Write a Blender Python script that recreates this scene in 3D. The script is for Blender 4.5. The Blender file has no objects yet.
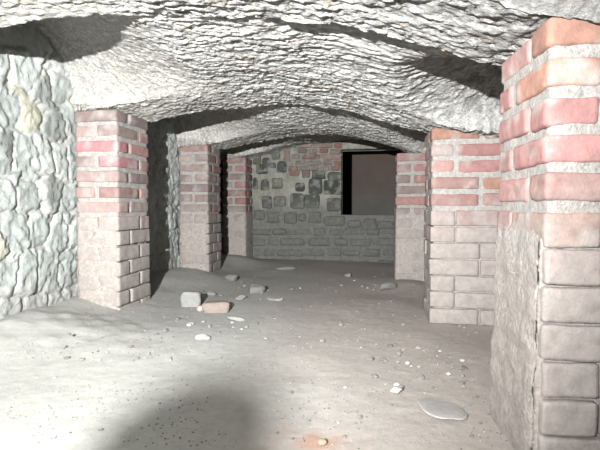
import bpy, bmesh, math, random
import numpy as np
from mathutils import Vector, Matrix

S = bpy.context.scene
C = S.collection
H = 0.57                      # eye height above the floor
A = 0.17                      # the passage runs a little to the right of the view
SA, CA = math.sin(A), math.cos(A)

# ------------------------------------------------------------------ camera, world, light, exposure
cam_d = bpy.data.cameras.new('camera')
cam = bpy.data.objects.new('camera', cam_d)
C.objects.link(cam)
cam_d.sensor_width = 36.0
cam_d.lens = 36.0 * 450 / 600
cam_d.clip_start = 0.02
cam.location = (0, 0, H)
cam.rotation_euler = (math.radians(90 - 2.3), 0, 0)
S.camera = cam

w = bpy.data.worlds.new('world')
S.world = w
w.use_nodes = True
w.node_tree.nodes['Background'].inputs[0].default_value = (0.8, 0.9, 1, 1)
w.node_tree.nodes['Background'].inputs[1].default_value = 0.0008

LIGHT = Vector((-0.43, -0.42, 0.83))
AIM = Vector((-0.62, 3.0, 1.02))
ld = bpy.data.lights.new('torch_light', 'SPOT')
ld.energy = 1300
ld.color = (1.0, 1.0, 0.98)
ld.spot_size = math.radians(110)
ld.spot_blend = 1.0
ld.shadow_soft_size = 0.010
lo = bpy.data.objects.new('torch_light', ld)
lo.location = LIGHT
lo.rotation_euler = (AIM - LIGHT).to_track_quat('-Z', 'Y').to_euler()
C.objects.link(lo)

S.view_settings.view_transform = 'Standard'
S.view_settings.look = 'None'
S.view_settings.gamma = 1
S.view_settings.use_curve_mapping = False
S.view_settings.exposure = 0.0

# ------------------------------------------------------------------ numpy noise
def _h(ix, iy, iz, k=0):
    n = (ix.astype(np.int64) * 374761393 + iy.astype(np.int64) * 668265263 + iz.astype(np.int64) * 2147483647 + k * 1274126177) & 0xFFFFFFFF
    n = ((n ^ (n >> 13)) * 1274126177) & 0xFFFFFFFF
    n = ((n ^ (n >> 16)) * 2246822519) & 0xFFFFFFFF
    return ((n ^ (n >> 15)) & 0xFFFFFF) / float(0xFFFFFF)

def vn(x, y, z=0.0, k=0):
    x = np.asarray(x, float); y = np.asarray(y, float); z = np.zeros_like(x) + z
    xi, yi, zi = np.floor(x), np.floor(y), np.floor(z)
    fx, fy, fz = x - xi, y - yi, z - zi
    fx = fx * fx * (3 - 2 * fx); fy = fy * fy * (3 - 2 * fy); fz = fz * fz * (3 - 2 * fz)
    r = 0
    for dx in (0, 1):
        for dy in (0, 1):
            for dz in (0, 1):
                wgt = (fx if dx else 1 - fx) * (fy if dy else 1 - fy) * (fz if dz else 1 - fz)
                r = r + wgt * _h(xi + dx, yi + dy, zi + dz, k)
    return r * 2 - 1

def fbm(x, y, z=0.0, o=4, k=0, g=0.5):
    r, a, f, t = 0, 1.0, 1.0, 0
    for i in range(o):
        r = r + a * vn(np.asarray(x) * f, np.asarray(y) * f, np.asarray(z) * f, k + i)
        t += a; a *= g; f *= 2.03
    return r / t

def voro(x, y, k=0, jit=0.85):
    xi, yi = np.floor(x), np.floor(y)
    f1 = np.full(x.shape, 9.0); f2 = np.full(x.shape, 9.0); cid = np.zeros(x.shape); cid2 = np.zeros(x.shape)
    for dx in (-1, 0, 1):
        for dy in (-1, 0, 1):
            cx, cy = xi + dx, yi + dy
            px = cx + .5 + jit * (_h(cx, cy, cx * 0, k) - .5)
            py = cy + .5 + jit * (_h(cx, cy, cx * 0, k + 7) - .5)
            d = np.maximum(np.abs(px - x), np.abs(py - y)) * .6 + .4 * np.hypot(px - x, py - y)
            i = _h(cx, cy, cx * 0, k + 13)
            i2 = _h(cx, cy, cx * 0, k + 17)
            m = d < f1
            f2 = np.where(m, f1, np.minimum(f2, d))
            cid = np.where(m, i, cid); cid2 = np.where(m, i2, cid2)
            f1 = np.where(m, d, f1)
    return f1, f2 - f1, cid, cid2

def sstep(a, b, x):
    t = np.clip((x - a) / (b - a), 0, 1)
    return t * t * (3 - 2 * t)

# ------------------------------------------------------------------ frames
def st2xy(s, t):
    return s * SA + t * CA, s * CA - t * SA
def xy2st(x, y):
    return x * SA + y * CA, x * CA - y * SA

# ------------------------------------------------------------------ materials
K = .37                       # overall reflectance of the dusty surfaces
def material(name, base=(.5, .5, .5), attr=True, rough=.95, bumps=((60, .5, .01),), var=.15, vscale=8,
             silt=None, siltcol=(.44, .425, .395), speck=None, metallic=0, stretch=None):
    m = bpy.data.materials.new(name)
    m.use_nodes = True
    N, L = m.node_tree.nodes, m.node_tree.links
    b = N['Principled BSDF']
    b.inputs['Roughness'].default_value = rough
    b.inputs['Metallic'].default_value = metallic
    b.inputs['Specular IOR Level'].default_value = .2
    geo = N.new('ShaderNodeNewGeometry')
    pos = geo.outputs['Position']
    if attr:
        a = N.new('ShaderNodeAttribute'); a.attribute_name = 'Col'
        col = a.outputs['Color']
    else:
        a = N.new('ShaderNodeRGB'); a.outputs[0].default_value = (*[q * K for q in base], 1)
        col = a.outputs[0]
    def noise(scale, detail=5, rgh=.6):
        n = N.new('ShaderNodeTexNoise')
        n.inputs['Scale'].default_value = scale
        n.inputs['Detail'].default_value = detail
        n.inputs['Roughness'].default_value = rgh
        L.new(pos, n.inputs['Vector'])
        return n.outputs['Fac']
    if silt is not None:                    # old flood silt: coats everything below a wavering line
        sx = N.new('ShaderNodeSeparateXYZ'); L.new(pos, sx.inputs[0])
        n = noise(9, 4)
        ma = N.new('ShaderNodeMath'); ma.operation = 'MULTIPLY_ADD'
        L.new(n, ma.inputs[0]); ma.inputs[1].default_value = .35; L.new(sx.outputs['Z'], ma.inputs[2])
        mr = N.new('ShaderNodeMapRange')
        L.new(ma.outputs[0], mr.inputs['Value'])
        mr.inputs['From Min'].default_value = silt[0] + .175
        mr.inputs['From Max'].default_value = silt[1] + .175
        mr.inputs['To Min'].default_value = silt[2]
        mr.inputs['To Max'].default_value = silt[3]
        mx = N.new('ShaderNodeMix'); mx.data_type = 'RGBA'
        L.new(mr.outputs[0], mx.inputs[0]); L.new(col, mx.inputs[6])
        mx.inputs[7].default_value = (*[q * K for q in siltcol], 1)
        col = mx.outputs[2]
    n = noise(vscale, 8, .7)
    mr = N.new('ShaderNodeMapRange'); L.new(n, mr.inputs['Value'])
    mr.inputs['From Min'].default_value = .3; mr.inputs['From Max'].default_value = .7
    mr.inputs['To Min'].default_value = 1 - var; mr.inputs['To Max'].default_value = 1 + var
    mul = N.new('ShaderNodeMix'); mul.data_type = 'RGBA'; mul.blend_type = 'MULTIPLY'
    mul.inputs[0].default_value = 1
    L.new(col, mul.inputs[6]); L.new(mr.outputs[0], mul.inputs[7])
    col = mul.outputs[2]
    if speck:
        n = noise(speck[0], 2, .5)
        mr = N.new('ShaderNodeMapRange'); L.new(n, mr.inputs['Value'])
        mr.inputs['From Min'].default_value = speck[1]; mr.inputs['From Max'].default_value = speck[1] + .08
        mx = N.new('ShaderNodeMix'); mx.data_type = 'RGBA'
        L.new(mr.outputs[0], mx.inputs[0]); L.new(col, mx.inputs[6]); mx.inputs[7].default_value = (*speck[2], 1)
        col = mx.outputs[2]
    L.new(col, b.inputs['Base Color'])
    prev = None
    for sc, st, di in bumps:
        bp = N.new('ShaderNodeBump')
        bp.inputs['Strength'].default_value = st
        bp.inputs['Distance'].default_value = di
        L.new(noise(sc, 6, .65), bp.inputs['Height'])
        if stretch:
            mp = N.new('ShaderNodeMapping'); mp.inputs['Rotation'].default_value = (0, 0, A); mp.inputs['Scale'].default_value = stretch
            L.new(pos, mp.inputs['Vector']); L.new(mp.outputs[0], bp.inputs['Height'].links[0].from_node.inputs['Vector'])
        if prev: L.new(prev, bp.inputs['Normal'])
        prev = bp.outputs['Normal']
    if prev: L.new(prev, b.inputs['Normal'])
    return m

M = {}
M['brick'] = material('brick', bumps=((180, .5, .004), (40, .5, .006)), var=.22, vscale=30, silt=(.42, .64, .95, .04), siltcol=(.65, .59, .555))
M['mortar'] = material('mortar', attr=False, base=(.74, .71, .68), bumps=((130, .9, .01),), var=.28, vscale=60, silt=(.40, .62, .95, .1), siltcol=(.80, .72, .67))
M['vault'] = material('vault_stone', bumps=((160, 1, .012), (60, 1, .013)), var=.5, vscale=75, stretch=(.45, 1.3, .8))
M['rubble'] = material('rubble_masonry', bumps=((120, .8, .006), (35, .5, .01)), var=.18, vscale=28, silt=(.08, .28, .8, 0.0), siltcol=(.66, .66, .62))
M['backrubble'] = material('end_wall_masonry', bumps=((90, .8, .008), (30, .5, .012)), var=.25, vscale=30, silt=(.50, .70, .85, .02), siltcol=(.30, .30, .29))
M['silt'] = material('silt_floor', bumps=((220, .5, .003), (60, .35, .006)), var=.09, vscale=35)
M['rock'] = material('loose_stone', bumps=((120, .6, .005),), var=.15, vscale=60)
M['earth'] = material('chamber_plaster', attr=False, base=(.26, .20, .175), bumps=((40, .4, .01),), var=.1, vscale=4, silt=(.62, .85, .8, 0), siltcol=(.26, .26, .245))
M['black'] = material('black_plastic', attr=False, base=(.02, .02, .02), rough=.5, bumps=(), var=.05)
M['steel'] = material('steel', attr=False, base=(.5, .5, .5), rough=.35, bumps=(), var=.05, metallic=1)

# ------------------------------------------------------------------ mesh helpers
def mesh_obj(name, co, faces, mat, col=None, parent=None, smooth=True):
    me = bpy.data.meshes.new(name)
    co = np.asarray(co, np.float32)
    fa = np.asarray(faces, np.int32)
    me.vertices.add(len(co)); me.vertices.foreach_set('co', co.ravel())
    k = fa.shape[1]
    me.loops.add(fa.size); me.loops.foreach_set('vertex_index', fa.ravel())
    me.polygons.add(len(fa)); me.polygons.foreach_set('loop_start', np.arange(0, fa.size, k, dtype=np.int32))
    try: me.polygons.foreach_set('loop_total', np.full(len(fa), k, dtype=np.int32))
    except Exception: pass
    me.update(calc_edges=True); me.validate()
    me.polygons.foreach_set('use_smooth', np.full(len(me.polygons), smooth))
    if col is not None:
        ca = me.color_attributes.new('Col', 'FLOAT_COLOR', 'POINT')
        cc = np.ones((len(co), 4), np.float32); cc[:, :3] = np.asarray(col) * K
        ca.data.foreach_set('color', cc.ravel())
    if mat: me.materials.append(mat)
    o = bpy.data.objects.new(name, me)
    C.objects.link(o)
    if parent: o.parent = parent
    return o

def grid_faces(nu, nv, off=0, flip=False):
    i, j = np.meshgrid(np.arange(nu - 1), np.arange(nv - 1), indexing='ij')
    a = (i * nv + j).ravel() + off
    f = np.stack([a, a + 1, a + nv + 1, a + nv], 1)
    return f[:, ::-1] if flip else f

def slab(name, P, D, thick, mat, col, flip=False):
    """closed slab: front surface P (nu,nv,3), back surface offset along D*thick"""
    nu, nv = P.shape[:2]
    B = P + np.asarray(D) * thick
    co = np.concatenate([P.reshape(-1, 3), B.reshape(-1, 3)])
    n = nu * nv
    f = [grid_faces(nu, nv, 0, flip), grid_faces(nu, nv, n, not flip)]
    idx = np.arange(n).reshape(nu, nv)
    for e, fl in ((idx[0], False), (idx[-1], True), (idx[:, 0], True), (idx[:, -1], False)):
        q = np.stack([e[:-1], e[1:], e[1:] + n, e[:-1] + n], 1)
        if fl ^ flip: q = q[:, ::-1]
        f.append(q)
    c = np.concatenate([col.reshape(-1, 3)] * 2)
    return mesh_obj(name, co, np.concatenate(f), mat, c)

def tag(o, label=None, cat=None, group=None, kind=None):
    if label: o['label'] = label
    if cat: o['category'] = cat
    if group: o['group'] = group
    if kind: o['kind'] = kind
    return o

def empty(name, loc=(0, 0, 0)):
    o = bpy.data.objects.new(name, None); C.objects.link(o); o.location = loc
    o.empty_display_size = .05
    return o

def lerp3(a, b, f):
    return np.asarray(a) * (1 - f[..., None]) + np.asarray(b) * f[..., None]

# ------------------------------------------------------------------ the shape of the vault
KT = np.array([-1.8, -1.336, -1.1, -.8, -.49, -.2, -.04, .15, .308, .8])
CV = {'A': np.array([.585, .61, .62, .615, .578, .543, .513, .452, .395, .30]),
      'B': np.array([.470, .512, .545, .575, .590, .553, .500, .435, .378, .28]),
      'C': np.array([.450, .492, .535, .578, .582, .555, .520, .455, .385, .28]),
      'D': np.array([.440, .490, .550, .620, .670, .685, .665, .610, .520, .40])}
SA_ = np.array([1.10, 2.35, 3.55, 4.42])
def archh(s, t):
    tt = np.asarray(t)
    v = np.stack([np.interp(tt, KT, CV[k]) for k in 'ABCD'])
    for d in (-.06, .06):
        v = v + np.stack([np.interp(tt + d, KT, CV[k]) for k in 'ABCD'])
    v /= 3
    f = np.interp(s, SA_, np.arange(4))
    i = np.clip(np.floor(f).astype(int), 0, 2); r = f - i
    return np.take_along_axis(v, i[None], 0)[0] * (1 - r) + np.take_along_axis(v, i[None] + 1, 0)[0] * r
BANDS = [(1.00, 1.32), (2.17, 2.50), (3.40, 3.70), (4.30, 4.55)]
BAYS = [(-1.2, 1.00), (1.32, 2.17), (2.50, 3.40), (3.70, 4.30)]
def lateral(s, t, bay):
    w_ = np.clip((s - bay[0]) / (bay[1] - bay[0]), 0, 1)
    f = np.sqrt(np.clip(1 - w_ ** 3, 0, 1)) * np.clip(.35 + w_ / .06, 0, 1)
    left = .49 + (.09 + .30 * np.clip((-.7 - t) / .85, 0, 1)) * f + .06 * np.clip((-1.1 - t) / .5, 0, 1)
    right = .36 + (.12 + .17 * np.clip((t - .0) / .6, 0, 1)) * np.sqrt(np.clip(1 - w_ ** 3, 0, 1)) * np.clip(.15 + w_ / .4, 0, 1)
    return left * (t < -.45) + right * (t >= -.45)
def vrough(s, t):
    """roughness of the vault: slab-like stones on edge, running with the arch"""
    wx = t + .05 * vn(s * 5, t * 5, 0, 3)
    ws = s + .03 * vn(s * 6, t * 6, 0, 5)
    g = sstep(.0, .45, t)                                   # granular to the right, streaked elsewhere
    pl = sstep(-.55, -1.0, t)                               # plaster-smeared over the left haunch
    f1, e, c, c2 = voro(wx * 13 + .9 * vn(s * 30, t * 12, 0, 31), ws * 58 + .8 * vn(s * 22, t * 22, 0, 32), 3)
    g1, ge, gc, gc2 = voro(wx * 26, ws * 30, 9)
    a = (c - .5) * .010 + sstep(.0, .12, e) * .006
    b = (gc - .5) * .013 + sstep(0, .25, ge) * .006
    r = a * (1 - g) + b * g
    r = r * (1 - .55 * pl) + fbm(s * 75, t * 50, 0, 3, 11) * .009 + fbm(s * 4, t * 4, 0, 2, 21) * .012
    shade = c * (1 - g) + gc * g
    r = r * (.68 + .32 * sstep(1.5, 2.3, s))
    return -r, shade, c2, pl
def ceilz(s, t, bay=None):
    h = archh(s, t)
    if bay:
        l = lateral(s, t, bay)
        w_ = np.clip((s - bay[0]) / (bay[1] - bay[0]), 0, 1)
        h = h + ((.004 if bay[0] < 2 else .030) + .026 * sstep(-.45, -.2, t)) * (1 - w_) * np.clip(w_ / .04, 0, 1)
        k = .03
        h = np.maximum(h, l) + np.maximum(k - np.abs(h - l), 0) ** 2 / (4 * k) * sstep(0, .05, (s - bay[0])) 
    return h
def vault_piece(name, s0, s1, bay, mat, thick, t0=-1.75, t1=.85, step=.0072):
    ns = max(8, int((s1 - s0) / step)); nt = int((t1 - t0) / step)
    s, t = np.meshgrid(np.linspace(s0, s1, ns), np.linspace(t0, t1, nt), indexing='ij')
    h = ceilz(s, t, bay)
    r, sh, c2, pl = vrough(s, t)
    # ragged far edge
    x, y = st2xy(s + (0 if bay else 1) * .012 * vn(t * 30, t * 0, 0, 4) * (s > s1 - .04), t)
    z = H + h + r
    P = np.stack([x, y, z], -1)
    col = lerp3((.62, .615, .60), (1.32, 1.31, 1.27), np.clip(.2 + 1.1 * sh + .2 * fbm(s * 12, t * 12, 0, 3, 33), 0, 1))
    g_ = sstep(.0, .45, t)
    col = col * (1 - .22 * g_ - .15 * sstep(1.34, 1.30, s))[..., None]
    warm = (c2 > .95)[..., None]
    col = np.where(warm, col * np.array((1.0, .90, .82)), col)
    col = lerp3(col, (1.15, 1.12, 1.03), np.clip(pl * .6 + .4 * (fbm(s * 5, t * 5, 0, 3, 44) > .15) * pl, 0, .85))
    col = np.clip(col * (1 + .25 * fbm(s * 60, t * 60, 0, 2, 55)[..., None]), 0, 1.45)
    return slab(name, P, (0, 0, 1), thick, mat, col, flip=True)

names = ['nearest stone arch band crossing overhead from the right brick pier',
         'second stone arch band, springing from the left brick pier beside the pale wall',
         'third stone arch band, low and streaky, ahead of the end wall',
         'farthest stone arch band, against the masonry end wall']
for (s0, s1), lab in zip(BANDS, names):
    tag(vault_piece('stone_arch', s0, s1, None, M['vault'], .55), lab, 'arch', 'stone arch bands of the vault')
for i, b in enumerate(BAYS):
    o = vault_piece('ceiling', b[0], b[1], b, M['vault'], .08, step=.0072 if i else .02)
    tag(o, kind='structure')

# ------------------------------------------------------------------ floor
def floorz(x, y):
    s, t = xy2st(x, y)
    z = .012 * fbm(x * 2.0, y * 2.0, 0, 2, 61) + .0018 * fbm(x * 14, y * 14, 0, 3, 62)
    z = z + .075 * sstep(-1.15, -1.62, t) * (1 + .2 * vn(x * 5, y * 5, 0, 7))
    z = z + .05 * sstep(.45, .85, t)
    # low heap of rubble dust along the left, in front of the first pier
    z = z + .030 * np.exp(-(((x + 1.0) / .45) ** 2 + ((y - 1.95) / .28) ** 2)) * (1 + .3 * vn(x * 14, y * 14, 0, 9))
    z = z + .03 * np.exp(-(((x + .72) / .22) ** 2 + ((y - 3.45) / .25) ** 2))
    z = z + .05 * np.exp(-(((x + .55) / .22) ** 2 + ((y - 4.35) / .22) ** 2))
    z = z + .035 * np.exp(-(((x - .78) / .2) ** 2 + ((y - 3.2) / .25) ** 2))
    z = z + .02 * sstep(3.2, 4.6, y)
    return z
xs = np.linspace(-2.0, 2.0, 310)
ys = np.concatenate([np.linspace(-1.2, .85, 60)[:-1], np.linspace(.85, 2.6, 190)[:-1], np.linspace(2.6, 6.4, 170)])
X, Y = np.meshgrid(xs, ys, indexing='ij')
gr = fbm(X * 55, Y * 55, 0, 3, 71)
Z = floorz(X, Y) + .0013 * gr + .0035 * np.clip(vn(X * 38, Y * 38, 0, 72) - .45, 0, 1)
base = lerp3((.74, .74, .70), (.80, .715, .66), sstep(-.45, .55, X + .12 * vn(X * 3, Y * 3, 0, 73)))
base = base * (1 + .10 * fbm(X * 6, Y * 6, 0, 4, 74))[..., None]
pp = np.exp(-(((X - .02) / .10) ** 2 + ((Y - 1.08) / .05) ** 2)) * (.6 + .7 * vn(X * 30, Y * 30, 0, 75))   # crumbled brick dust
base = lerp3(base, (.74, .42, .31), np.clip(pp, 0, .75))
fl = slab('floor', np.stack([X, Y, Z], -1), (0, 0, -1), .25, M['silt'], np.clip(base, 0, 1.2), flip=False)
tag(fl, kind='structure')

# ------------------------------------------------------------------ walls
def masonry(name, origin, du, nrm, L_, Ht, step, kx, ky, seed, colf, mat, amp=.03, thick=.2, z0=-.1, hole=None, flip=False):
    nu, nv = int(L_ / step), int(Ht / step)
    u, v = np.meshgrid(np.linspace(0, L_, nu), np.linspace(z0, z0 + Ht, nv), indexing='ij')
    uu = u + .02 * vn(u * 9, v * 9, 0, seed + 1) + .006 * vn(u * 40, v * 40, 0, seed + 3); vv = v + .018 * vn(u * 4, v * 8, 0, seed + 2) + .006 * vn(u * 40, v * 40, 0, seed + 4)
    row = np.floor(vv * ky)
    f1, e, c, c2 = voro(uu * kx + .37 * row, vv * ky, seed, .75)
    d = (c - .5) * amp * .6 + sstep(0, .13, e) * amp * .6 + fbm(u * 22, v * 22, 0, 4, seed + 5) * amp * .35 + fbm(u * 3, v * 3, 0, 2, seed + 6) * amp * .7
    tilt = amp * 1.1 * (c2 - .5) * (fbm(u * 9, v * 5, c * 9, 2, seed + 8) * 1.6 + .3) + amp * .45 * np.abs(fbm(u * 30 + c * 50, v * 11, 0, 2, seed + 9))
    _, e9, c9, _ = voro(u * 24 + .6 * vn(u * 30, v * 30, 0, seed + 20), v * 17 + .6 * vn(u * 26, v * 26, 0, seed + 21), seed + 30)
    d = d + .5 * tilt + (c9 - .5) * amp * .42
    d = d + amp * .25 * fbm(u * 60, v * 40, 0, 3, seed + 31)
    P = np.asarray(origin)[None, None] + u[..., None] * np.asarray(du) + v[..., None] * np.array((0, 0, 1.)) + d[..., None] * np.asarray(nrm)
    col = colf(u, v, e, c, c2)
    return slab(name, P, -np.asarray(nrm), thick, mat, np.clip(col, 0, 1.2), flip)

def D3(v): return np.array((v[0], v[1], 0.))
alongS = D3(st2xy(1, 0)); alongT = D3(st2xy(0, 1))

def left_col(u, v, e, c, c2):
    stone = lerp3((.68, .74, .72), (.88, .94, .91), c)
    dark = ((c2 > .88) & (v > .45))[..., None]
    stone = np.where(dark, stone * .62, stone)
    stone = np.where((c2 < .08)[..., None], stone * np.array((1.0, .92, .78)), stone)
    m = sstep(.02, .16, e + .06 * fbm(u * 20, v * 20, 0, 2, 5))
    return lerp3((.86, .88, .84), stone, m) * (1 + .2 * fbm(u * 18, v * 18, 0, 3, 8))[..., None]
x0, y0 = st2xy(-1.2, -1.60)
o = masonry('wall_left', (x0, y0, 0), alongS, alongT, 5.75, 1.6, .0095, 7.0, 5.6, 101, left_col, M['rubble'], amp=.022)
tag(o, kind='structure')
def right_col(u, v, e, c, c2):
    return lerp3((.5, .48, .45), lerp3((.3, .28, .27), (.5, .48, .46), c), sstep(.02, .2, e))
x0, y0 = st2xy(-1.2, .74)
o = masonry('wall_right', (x0, y0, 0), alongS, -alongT, 5.75, 1.5, .03, 5, 6, 140, right_col, M['rubble'], amp=.03, flip=True)
tag(o, kind='structure')

# ---- end wall with an opening into a further chamber
SB = 4.56
TL, TR = -1.62, .78
# opening limits (t along the wall, z)
x1, y1 = .405, None
def t_at_px(px, s):
    k = (px - 300) / 450
    y = s / (k * SA + CA)
    return k * y * CA - y * SA, y
tO0, yO = t_at_px(341, SB)
tO1 = .62
zO0, zO1 = H + (207 - 215) / 450 * yO, H + (207 - 150) / 450 * yO
EW = empty('wall_back', (*st2xy(SB, 0), 0)); tag(EW, kind='structure')
def wpos(u, v, d):
    """wall point: t, z, offset towards the viewer; local to EW"""
    return np.asarray(u)[..., None] * alongT + np.asarray(v)[..., None] * np.array((0, 0, 1.)) - np.asarray(d)[..., None] * alongS
# mortar body, four blocks round the opening joined in one mesh
def wall_block(ta, tb, za, zb, dep):
    nu, nv = max(3, int((tb - ta) / .02)), max(3, int((zb - za) / .02))
    def side(fu, fv, fd):
        return fu, fv, fd
    co, fa, off = [], [], 0
    u, v = np.meshgrid(np.linspace(ta, tb, nu), np.linspace(za, zb, nv), indexing='ij')
    for d0, flip in ((0, False), (-dep, True)):
        d = d0 + (.006 * fbm(u * 25, v * 25, 0, 3, 201) if d0 == 0 else 0)
        co.append(wpos(u, v, d).reshape(-1, 3)); fa.append(grid_faces(nu, nv, off, not flip)); off += nu * nv
    n = nu * nv; idx = np.arange(n).reshape(nu, nv)
    for e in (idx[0], idx[-1], idx[:, 0], idx[:, -1]):
        fa.append(np.stack([e[:-1], e[1:], e[1:] + n, e[:-1] + n], 1))
    return np.concatenate(co), np.concatenate(fa)
def multi(blocks):
    co, fa, off = [], [], 0
    for c_, f_ in blocks:
        co.append(c_); fa.append(f_ + off); off += len(c_)
    return np.concatenate(co), np.concatenate(fa)
bl = [wall_block(TL, tO0, -.1, 1.45, .16), wall_block(tO1, TR, -.1, 1.45, .16),
      wall_block(tO0, tO1, -.1, zO0, .16), wall_block(tO0, tO1, zO1, 1.45, .16)]
co, fa = multi(bl)
s_, t_ = co @ alongS, co @ alongT
cc = lerp3((.48, .48, .42), (.66, .66, .58), np.clip(.5 + fbm(t_ * 9, co[:, 2] * 9, 0, 3, 203), 0, 1))
mesh_obj('mortar', co, fa, M['backrubble'], cc, EW)
# face stones of the end wall: (px0, py0, px1, py1, tone)
def px2w(px, py, s=SB):
    t, y = t_at_px(px, s)
    return t, H + (207 - py) / 450 * y
def rbox(cx, cy, cz, hx, hy, hz, r, sp, amp, seed, irr=0.0):
    """rounded, roughened block as local verts+quads"""
    r = min(r, hx * .95, hy * .95, hz * .95)
    nx, ny, nz = [max(2, int(round(2 * h_ / sp))) for h_ in (hx, hy, hz)]
    def ax(n, h_):
        a = np.linspace(-h_, h_, n + 1)
        if n >= 3:
            a[1] = -h_ + r * .8 if n < 8 else a[1]; a[-2] = h_ - r * .8 if n < 8 else a[-2]
        return a
    X_, Y_, Z_ = ax(nx, hx), ax(ny, hy), ax(nz, hz)
    vid = {}; co_ = []; fa_ = []
    def V(i, j, k):
        key = (i, j, k)
        if key not in vid:
            vid[key] = len(co_); co_.append((X_[i], Y_[j], Z_[k]))
        return vid[key]
    for i in range(nx):
        for j in range(ny):
            fa_.append((V(i, j, 0), V(i, j + 1, 0), V(i + 1, j + 1, 0), V(i + 1, j, 0)))
            fa_.append((V(i, j, nz), V(i + 1, j, nz), V(i + 1, j + 1, nz), V(i, j + 1, nz)))
    for i in range(nx):
        for k in range(nz):
            fa_.append((V(i, 0, k), V(i + 1, 0, k), V(i + 1, 0, k + 1), V(i, 0, k + 1)))
            fa_.append((V(i, ny, k), V(i, ny, k + 1), V(i + 1, ny, k + 1), V(i + 1, ny, k)))
    for j in range(ny):
        for k in range(nz):
            fa_.append((V(0, j, k), V(0, j, k + 1), V(0, j + 1, k + 1), V(0, j + 1, k)))
            fa_.append((V(nx, j, k), V(nx, j + 1, k), V(nx, j + 1, k + 1), V(nx, j, k + 1)))
    p = np.array(co_)
    hh = np.array((hx, hy, hz))
    q = np.clip(p, -hh + r, hh - r)
    d = p - q; n = np.linalg.norm(d, axis=1, keepdims=True); n[n == 0] = 1
    p = q + d / n * r
    dirn = d / n
    if irr:
        p = p * (1 + irr * np.stack([vn(p[:, 1] * 9 / hy * .1, p[:, 2] * 9 / hz * .1, seed * 3.1 + k_, 300 + k_) for k_ in range(3)], 1))
    nn = fbm(p[:, 0] * 28 + seed * 7.3, p[:, 1] * 28, p[:, 2] * 28, 3, 310)
    p = p + dirn * (nn * amp)[:, None]
    return p + np.array((cx, cy, cz)), np.array(fa_)
rng = random.Random(5)
DK = (.13, .145, .135); MD = (.24, .255, .235); GRN = (.27, .29, .21); RED = (.46, .27, .24); PINK = (.44, .34, .30)
stones = [
 (253, 153, 262, 164, GRN), (263, 158, 270, 167, DK), (271, 152, 281, 160, MD), (283, 147, 291, 162, PINK), (256, 165, 268, 174, DK), (270, 163, 276, 168, MD), (277, 162, 287, 173, DK),
 (253, 178, 258, 190, DK), (261, 180, 269, 190, MD), (272, 179, 283, 188, GRN), (295, 182, 305, 191, DK), (309, 180, 322, 194, DK), (323, 181, 341, 195, DK),
 (262, 196, 272, 208, DK), (274, 196, 286, 207, MD), (291, 194, 304, 209, DK), (305, 195, 319, 209, DK), (327, 197, 341, 211, DK), (254, 210, 265, 221, MD),
 (266, 212, 280, 222, MD), (285, 212, 296, 224, DK), (298, 213, 306, 222, MD), (308, 212, 322, 223, MD), (324, 216, 345, 226, DK),
 (289, 169, 300, 176, RED), (302, 170, 310, 178, PINK), (311, 171, 326, 180, DK), (328, 173, 341, 181, MD),
 (347, 220, 362, 228, MD), (364, 219, 376, 230, DK), (378, 221, 394, 229, MD)]
for row, y_ in enumerate((144, 149.5, 155, 161, 166.5)):          # flat brick courses high in the middle
    x_ = 293 + (row % 2) * 6 - row
    while x_ < 338:
        wd = rng.choice((9, 15, 19))
        tone = rng.choice((RED, PINK, PINK, (.40, .31, .28), (.50, .26, .24)))
        stones.append((x_, y_, min(x_ + wd, 341), y_ + 4.4, tone)); x_ += wd + 1.6
y_ = 228
while y_ < 275:                                                    # silted lower courses
    x_ = 246 + rng.uniform(0, 6)
    hh_ = rng.uniform(8, 11)
    while x_ < 402:
        wd = rng.uniform(9, 24)
        stones.append((x_, y_ + rng.uniform(-1, 1), x_ + wd, y_ + hh_ - 1, rng.choice(((.30, .31, .29), (.25, .26, .25), (.36, .36, .34))))); x_ += wd + rng.uniform(1.5, 4)
    y_ += hh_ + 1.5
cos_, fas_, cols_, off = [], [], [], 0
for i, (a, b, c_, d, tone) in enumerate(stones):
    ta, zb = px2w(a, b); tb, za = px2w(c_, d)
    p, f = rbox(0, 0, 0, (tb - ta) / 2, .035, (zb - za) / 2, .022 if (zb - za) > .055 else .010, .016, .006, i + 1, .28)
    pr = rng.uniform(-.018, -.008) - (.010 if b > 227 else 0)
    q = wpos(p[:, 0] + (ta + tb) / 2, p[:, 2] + (za + zb) / 2, p[:, 1] + pr)
    cos_.append(q); fas_.append(f + off); off += len(p)
    k = rng.uniform(.8, 1.25)
    sm = sstep(.02, .35, fbm(q[:, 0] * 24, q[:, 2] * 24, 0, 3, 222) + .25 * (np.maximum(np.abs(p[:, 0]) / ((tb - ta) / 2), np.abs(p[:, 2]) / ((zb - za) / 2)) - .6))
    cols_.append(lerp3(np.tile(np.array(tone) * k, (len(p), 1)), (.50, .50, .44), .8 * sm))
st = mesh_obj('face_stones', np.concatenate(cos_), np.concatenate(fas_), M['backrubble'], np.concatenate(cols_), EW)
# chamber beyond the opening
u, v = np.meshgrid(np.linspace(-.3, 1.6, 60), np.linspace(-.1, 1.7, 60), indexing='ij')
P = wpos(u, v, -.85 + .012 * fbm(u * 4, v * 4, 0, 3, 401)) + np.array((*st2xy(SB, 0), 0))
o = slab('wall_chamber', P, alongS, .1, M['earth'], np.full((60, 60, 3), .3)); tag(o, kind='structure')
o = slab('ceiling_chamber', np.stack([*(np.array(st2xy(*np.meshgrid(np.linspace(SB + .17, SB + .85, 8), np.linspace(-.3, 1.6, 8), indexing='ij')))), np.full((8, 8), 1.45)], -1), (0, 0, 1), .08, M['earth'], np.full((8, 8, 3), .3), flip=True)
tag(o, kind='structure')

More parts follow.
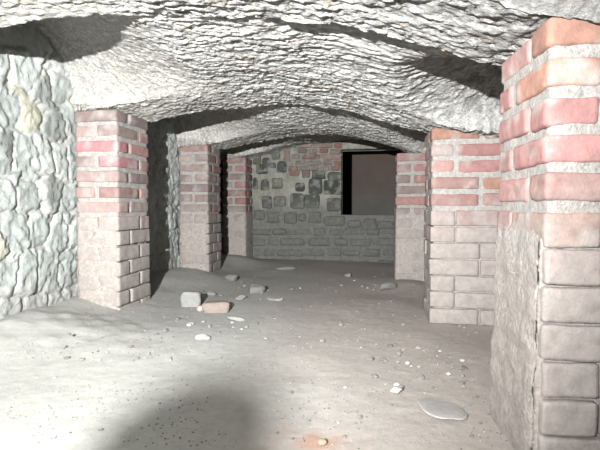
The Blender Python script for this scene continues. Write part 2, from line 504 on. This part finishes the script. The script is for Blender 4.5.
# ------------------------------------------------------------------ brick piers
BC = {'pink': (.60, .37, .345), 'rose': (.62, .325, .31), 'dull': (.44, .34, .32), 'orange': (.62, .34, .26), 'pale': (.62, .47, .44), 'dark': (.30, .19, .18), 'hot': (.70, .33, .36)}
def pier(label, s, t, w, dep, top, side, sp, courses=.08, over=None, pal=('pink', 'pink', 'rose', 'dull', 'pale'), seed=1, flush=(), yaw=A, bot=-.06):
    """corner (s,t) is the near corner on the passage side; side=-1 extends left, +1 right"""
    r = random.Random(seed); over = over or {}
    x, y = st2xy(s, t)
    root = empty('brick_pier', (x, y, 0)); root.rotation_euler = (0, 0, -yaw)
    tag(root, label, 'pier', 'brick piers carrying the vault')
    co_, fa_, cl_, off_ = [], [], [], 0
    n = int(math.ceil((top - bot) / courses))
    D1 = dep / 3
    for k in range(n):
        zt = top - k * courses
        mj = .020 if zt > .56 else .006
        bh = courses - mj; zc = zt - bh / 2
        if k % 2 == 0: rows = [(0, D1, 0), (D1, dep, 1)]
        else: rows = [(0, 2 * D1, 1), (2 * D1, dep, 0)]
        for ri, (d0, d1, mode) in enumerate(rows):
            unit = w / max(1, round(w / .23))
            if mode == 0:
                edges = [i * unit for i in range(int(round(w / unit)) + 1)]
                if w > .4 and k % 4 == 2: edges = [0, unit / 2, unit * 1.5, w]
            else:
                m_ = int(round(w / (unit / 2)))
                edges = [i * unit / 2 for i in range(m_ + 1)]
                if w > .4 and k % 2 == 1: edges = [0, unit / 2, unit * 1.5, w] if k % 4 == 1 else [0, unit, w]
            for bi in range(len(edges) - 1):
                a, b = edges[bi], edges[bi + 1]
                cn = over.get((k, ri, bi)) or over.get((k, ri)) or r.choice(pal)
                c0 = np.array(BC[cn]) * r.uniform(.85, 1.15)
                cx = side * (a + b) / 2; hx = (b - a) / 2 - mj * (.5 if 0 < bi < len(edges) - 2 else .25 if len(edges) > 2 else 0)
                cy = (d0 + d1) / 2; hy = (d1 - d0) / 2 - mj * .25
                # outer faces reach the pier's face
                p, f = rbox(0, 0, 0, hx, hy, bh / 2, .009 if zt > .56 else .005, sp, .0035, r.uniform(0, 90))
                rz = r.uniform(-.022, .022); ry = r.uniform(-.012, .012)
                cz, sz = math.cos(rz), math.sin(rz)
                p = np.stack([p[:, 0] * cz - p[:, 1] * sz, p[:, 0] * sz + p[:, 1] * cz, p[:, 2] + p[:, 0] * ry], 1)
                ox_ = (-1 if bi == 0 else 1 if bi == len(edges) - 2 else 0) * side * mj * .25
                oy_ = (-1 if ri == 0 else 1) * mj * .25
                if len(edges) == 2: ox_ = 0
                p += np.array((cx + ox_ + r.uniform(-.003, .003), cy + oy_ + r.uniform(-.003, .003), zc + r.uniform(-.002, .002)))
                co_.append(p); fa_.append(f + off_); off_ += len(p)
                nz = fbm(p[:, 0] * 18 + k, p[:, 1] * 18, p[:, 2] * 18, 3, 500)
                smear = sstep(.0 if seed == 3 else .10, .45, nz)                       # lime smeared over the brick
                cl_.append(lerp3(np.tile(c0, (len(p), 1)), (.72, .67, .64), smear * .7))
    mesh_obj('brickwork', np.concatenate(co_), np.concatenate(fa_), M['brick'], np.concatenate(cl_), root)
    ins = .006
    hx, hy, hz = w / 2 - ins, dep / 2 - ins, (top - bot) / 2
    p, f = rbox(side * w / 2, dep / 2, bot + hz, hx, hy, hz, .008, sp, .004, seed + 40)
    # mortar and silt fill the joints flush lower down
    lowz = sstep(.55, .48, p[:, 2])
    front = p[:, 1] < .02
    inner = np.abs(p[:, 0]) < .02
    p[:, 1] += np.where(front, (-(ins + .0005) if 'front' in flush else .010) * lowz, 0)
    bulge = .003 + (.010 * sstep(.5, .05, p[:, 2]) + .004 * np.abs(np.sin((top - p[:, 2]) / courses * math.pi)) + .003 * fbm(p[:, 1] * 14, p[:, 2] * 14, 0, 2, 91) if seed == 21 else 0)
    bulge = bulge * sstep(-.01, .06, p[:, 1])
    p[:, 0] += side * np.where(inner, (-(ins + bulge) if 'side' in flush else .010) * lowz, 0)
    mesh_obj('mortar', p, f, M['mortar'], None, root)
    return root
zL, zR = H + .505, H + .382
pier('tall brick pier against the pale rubble wall on the left, nearest of the left piers', 2.147, -1.328, .245, .33, zL, -1, .014, .0795,
     over={(0, 0, 0): 'dull', (1, 0, 0): 'dull', (1, 0, 1): 'pale', (2, 0, 0): 'hot', (3, 0, 0): 'hot', (3, 0, 1): 'dull', (4, 0, 0): 'pale'}, pal=('pink', 'pale', 'pink', 'dull', 'pale'), seed=3, flush=('front',))
pier('brick pier in the middle of the left row, seen behind a black strip of shadow', 3.406, -1.327, .245, .31, H + .50, -1, .02, seed=8, flush=('front',), pal=('dull', 'pink', 'dull', 'pale'))
pier('farthest brick pier of the left row, in the corner with the end wall', 4.30, -1.285, .245, .25, H + .49, -1, .022, seed=12, flush=('front', 'side'), pal=('rose', 'pink', 'dull'))
pier('largest brick pier, closest to the viewer at the right edge of the passage', 1.003, .344, .46, .30, zR + .005, 1, .0085, .0795,
     over={(0, 0, 0): 'orange', (1, 0, 0): 'orange', (1, 0, 1): 'rose', (2, 0, 0): 'rose', (3, 0, 0): 'rose', (4, 0, 0): 'pink', (5, 0, 0): 'orange'}, pal=('rose', 'pink', 'rose', 'orange'), seed=21, flush=('side',), yaw=.10)
pier('right-hand brick pier with an orange top brick, just beyond the closest pier', 2.25, .255, .46, .31, zR, 1, .014, .0795,
     over={(0, 0, 0): 'orange', (1, 0, 0): 'pale', (1, 0, 1): 'rose', (3, 0, 1): 'orange', (2, 0, 0): 'pink', (4, 0, 0): 'rose'}, pal=('pink', 'pale', 'pink', 'rose'), seed=32)
pier('small far brick pier right of the end wall, half hidden by a nearer pier', 3.39, .135, .46, .31, H + .395, 1, .02, seed=41, flush=('front', 'side'), pal=('rose', 'pink', 'dull'))

# ------------------------------------------------------------------ loose stones
def rock_mesh(seed, n=2, flat=.7, angular=.5):
    bm = bmesh.new(); bmesh.ops.create_icosphere(bm, subdivisions=n, radius=1)
    r = random.Random(seed)
    planes = [(Vector((r.gauss(0, 1), r.gauss(0, 1), r.gauss(0, 1))).normalized(), r.uniform(.55, .85)) for _ in range(9)]
    for v in bm.verts:
        p = v.co.copy()
        for nrm, d in planes:
            e = p.dot(nrm) - d
            if e > 0: p -= nrm * e * (.5 + angular)
        f = 1 + .10 * float(vn(np.array([p.x * 2.2 + seed]), np.array([p.y * 2.2]), p.z * 2.2, seed)[0])
        v.co = Vector((p.x * f, p.y * f, p.z * f * flat))
    me = bpy.data.meshes.new('rock'); bm.to_mesh(me); bm.free()
    me.polygons.foreach_set('use_smooth', [n > 2] * len(me.polygons))
    return me
def colour_mesh(me, col):
    ca = me.color_attributes.new('Col', 'FLOAT_COLOR', 'POINT')
    a = np.ones((len(me.vertices), 4), np.float32); a[:, :3] = np.asarray(col) * K
    ca.data.foreach_set('color', a.ravel()); me.materials.append(M['rock'])
    return me
def floor_pt(px, py, up=0):
    d = Vector(((px - 300) / 450, 1, (207 - py) / 450))
    k = (H - up) / (-d.z)
    for _ in range(3):
        z = float(floorz(np.array([d.x * k]), np.array([d.y * k]))[0]); k = (H - z - up) / (-d.z)
    return d.x * k, d.y * k, z
# (px, py, width px, aspect, height ratio, colour, label, name)
big = [
 (191, 306, 19, .8, .95, (.52, .53, .50), 'blocky pale grey stone lump at the foot of the middle left pier', 'stone_block'),
 (199, 312, 8, .7, 1.0, (.78, .68, .60), 'small cream stone chip leaning on the blocky grey lump', 'stone_chip'),
 (216, 312, 26, .6, .5, (.52, .43, .39), 'flat pinkish brick fragment lying right of the grey lump', 'brick_fragment'),
 (255, 293, 22, .6, .6, (.40, .40, .38), 'grey rock on the floor halfway to the end wall, dark shadow beside it', 'rock'),
 (231, 281, 18, .6, .5, (.38, .38, .37), 'low grey stone near the farthest left pier', 'rock'),
 (236, 321, 20, .6, .3, (.58, .58, .55), 'thin pale stone flake in front of the brick fragment', 'stone_flake'),
 (202, 341, 17, .6, .45, (.66, .66, .62), 'lone pale stone on the open floor before the rubble cluster', 'rock'),
 (275, 301, 18, .5, .25, (.55, .55, .52), 'slim pale stone sliver lying flat right of the rubble', 'stone_flake'),
 (398, 396, 14, .8, .6, (.78, .75, .70), 'whitish rounded stone left of the broad grey slab', 'rock'),
 (444, 412, 44, 1.35, .07, (.84, .80, .78), 'broad flat grey stone slab half buried near the closest pier', 'stone_slab'),
 (286, 270, 24, .3, .2, (.42, .42, .40), 'long light stone lying before the end wall', 'rock'),
 (348, 277, 10, .5, .4, (.50, .50, .47), 'small light stone before the end wall opening', 'rock'),
 (388, 290, 20, .6, .55, (.40, .40, .38), 'dusty grey stone at the foot of the far right pier', 'rock'),
 (322, 449, 12, .7, .6, (.56, .46, .34), 'tan stone at the bottom edge beside the reddish brick dust', 'rock'),
 (240, 300, 14, .6, .4, (.50, .50, .48), 'grey stone shard behind the flat pinkish brick fragment', 'stone_flake'),
 (210, 296, 12, .6, .5, (.45, .45, .43), 'little grey stone just above the blocky lump, by the pier foot', 'rock'),
]
for i, (px, py, wpx, asp, hr, col, lab, nm) in enumerate(big):
    x, y, z = floor_pt(px, py)
    rr = wpx / 450 * y / 2
    me = colour_mesh(rock_mesh(600 + i, 3, 1, .5 if nm not in ('stone_block', 'brick_fragment') else .5), col)
    if nm in ('stone_block', 'brick_fragment', 'stone_slab'):
        p, f = rbox(0, 0, 0, 1, 1, 1, .35 if nm != 'stone_slab' else .75, .12, 0, i)
        p = p * (1 + .05 * fbm(p[:, 0] * 2.5 + i, p[:, 1] * 2.5, p[:, 2] * 2.5, 3, 630)[:, None])
        p = p * (1 + .10 * np.stack([vn(p[:, 1] * 1.3, p[:, 2] * 1.3, i * 3. + k, 620 + k) for k in range(3)], 1))
        bpy.data.meshes.remove(me)
        o = mesh_obj(nm, p, f, M['rock'], np.tile(np.array(col), (len(p), 1)))
    else:
        o = bpy.data.objects.new(nm, me); C.objects.link(o)
    o.scale = (rr, rr * asp, rr * hr)
    o.location = (x, y, z + rr * hr * .55)
    o.rotation_euler = (rng.uniform(-.1, .1), rng.uniform(-.1, .1), rng.uniform(-.5, .5))
    tag(o, lab, 'stone')

# countable pebbles
peb = []
cols = [(.62, .61, .58), (.48, .47, .45), (.36, .35, .33), (.95, .92, .87), (.44, .40, .37)]
for i in range(10): peb.append(colour_mesh(rock_mesh(700 + i, 1, .65), cols[i % 5]))
r = random.Random(77)
zones = [  # px0, py0, px1, py1, count, size, where
 (290, 300, 420, 350, 34, .009, 'small loose pebble on the open floor of the middle of the passage', 'pebbles in mid passage'),
 (370, 345, 470, 392, 52, .010, 'tiny pebble in the gravelly patch behind the broad grey slab', 'pebbles behind the grey slab'),
 (270, 385, 400, 447, 46, .006, 'tiny pebble on the floor near the bottom of the view, by the brick dust', 'pebbles near the brick dust'),
 (160, 290, 270, 345, 46, .011, 'small pebble among the rubble before the middle left pier', 'pebbles among the left rubble'),
 (60, 335, 190, 365, 34, .009, 'small pebble in the crumbly heap before the nearest left pier', 'pebbles in the crumbly heap'),
 (20, 370, 160, 440, 26, .005, 'tiny pale pebble on the bright floor at lower left', 'pebbles on the bright floor'),
 (455, 318, 498, 345, 14, .009, 'small pebble at the foot of the right pier with the orange top brick', 'pebbles at the right pier foot'),
 (240, 270, 400, 298, 26, .014, 'dusty pebble on the dim floor before the end wall', 'pebbles before the end wall'),
 (440, 400, 496, 446, 20, .005, 'tiny pebble between the grey slab and the closest pier', 'pebbles by the closest pier')]
for a, b, c_, d, n, sz, lab, grp in zones:
    for k in range(n):
        x, y, z = floor_pt(r.uniform(a, c_), r.uniform(b, d))
        e = sz * r.choice((.5, .6, .7, .8, 1, 1.3, 1.7))
        o = bpy.data.objects.new('pebble', peb[r.randrange(10)]); C.objects.link(o)
        o.scale = (e, e * r.uniform(.6, 1), e * r.uniform(.6, .9)); o.rotation_euler = (0, 0, r.uniform(0, 6.28))
        o.location = (x, y, z + e * .3)
        tag(o, lab, 'pebble', grp)
# grit nobody could count
p0 = np.array([v.co[:] for v in peb[0].vertices]); f0 = np.array([list(p.vertices) for p in peb[0].polygons])
co_, fa_, cl_, off = [], [], [], 0
r2 = np.random.RandomState(9)
for k in range(2600):
    while True:
        px_, py_ = r2.uniform(0, 600), 270 + 185 * r2.uniform(0, 1)
        dens = float(vn(np.array([px_ / 45]), np.array([py_ / 22]), 0, 88)[0]) + .35 * (px_ > 270)
        if dens > .1: break
    x, y, z = floor_pt(px_, py_)
    s_, t_ = xy2st(x, y)
    if t_ < -1.5 or y > 4.6: continue
    e = .0014 * y ** .5 * r2.choice([.8, 1, 1.3, 2])
    q = p0 * e * np.array((1, r2.uniform(.6, 1), .8)); q = q + np.array((x, y, z + .002))
    co_.append(q); fa_.append(f0 + off); off += len(q); cl_.append(np.tile(np.array(cols[r2.randint(5)]) * r2.uniform(.6, 1.05), (len(q), 1)))
g = mesh_obj('grit', np.concatenate(co_), np.concatenate(fa_), M['rock'], np.concatenate(cl_), smooth=False)
tag(g, 'fine stone grit strewn over the dusty floor', 'grit', kind='stuff')

# ------------------------------------------------------------------ the lamp that lights the cellar, on its stand beside the viewer
def bmobj(name, bm, mat, parent):
    me = bpy.data.meshes.new(name); bm.to_mesh(me); bm.free(); me.materials.append(mat)
    o = bpy.data.objects.new(name, me); C.objects.link(o); o.parent = parent; return o
def rod(bm, a, b, r1, r2, seg=16):
    a, b = Vector(a), Vector(b); d = b - a
    m = Matrix.Translation((a + b) / 2) @ d.to_track_quat('Z', 'Y').to_matrix().to_4x4()
    bmesh.ops.create_cone(bm, cap_ends=True, segments=seg, radius1=r1, radius2=r2, depth=d.length, matrix=m)
base_ = Vector((LIGHT.x, LIGHT.y - .05, 0))
L0 = empty('lamp_on_stand', base_)
tag(L0, 'small black work lamp on a thin tripod stand, unseen beside the viewer, with an added shadow blocker', 'lamp')
hz_ = LIGHT.z
bm = bmesh.new(); rod(bm, (0, 0, .35), (0, 0, hz_ - .05), .008, .008); bmobj('pole', bm, M['steel'], L0)
for k in range(3):
    a_ = k * 2.094 + .5
    bm = bmesh.new(); rod(bm, (math.cos(a_) * .2, math.sin(a_) * .2, .012), (0, 0, .38), .006, .006); bmobj('leg', bm, M['black'], L0)
bm = bmesh.new(); rod(bm, (0, -.07, hz_), (0, .02, hz_), .035, .045, 32); bmobj('lamp_head', bm, M['black'], L0)
fp = Vector((-.285, .94, 0)); dr = (fp - LIGHT).normalized()  # floor point where the blocker's shadow should fall
kp = LIGHT + dr * .17 - base_
bm = bmesh.new(); rod(bm, (kp.x, kp.y - .010, kp.z), (kp.x, kp.y + .010, kp.z), .024, .024, 24); bmobj('shadow_blocker', bm, M['black'], L0)  # added out of view in the beam, only to cast the soft floor shadow
bm = bmesh.new(); rod(bm, (0, 0, hz_ - .06), (kp.x, kp.y, kp.z - .016), .005, .005); bmobj('blocker_arm', bm, M['black'], L0)  # holds the added blocker
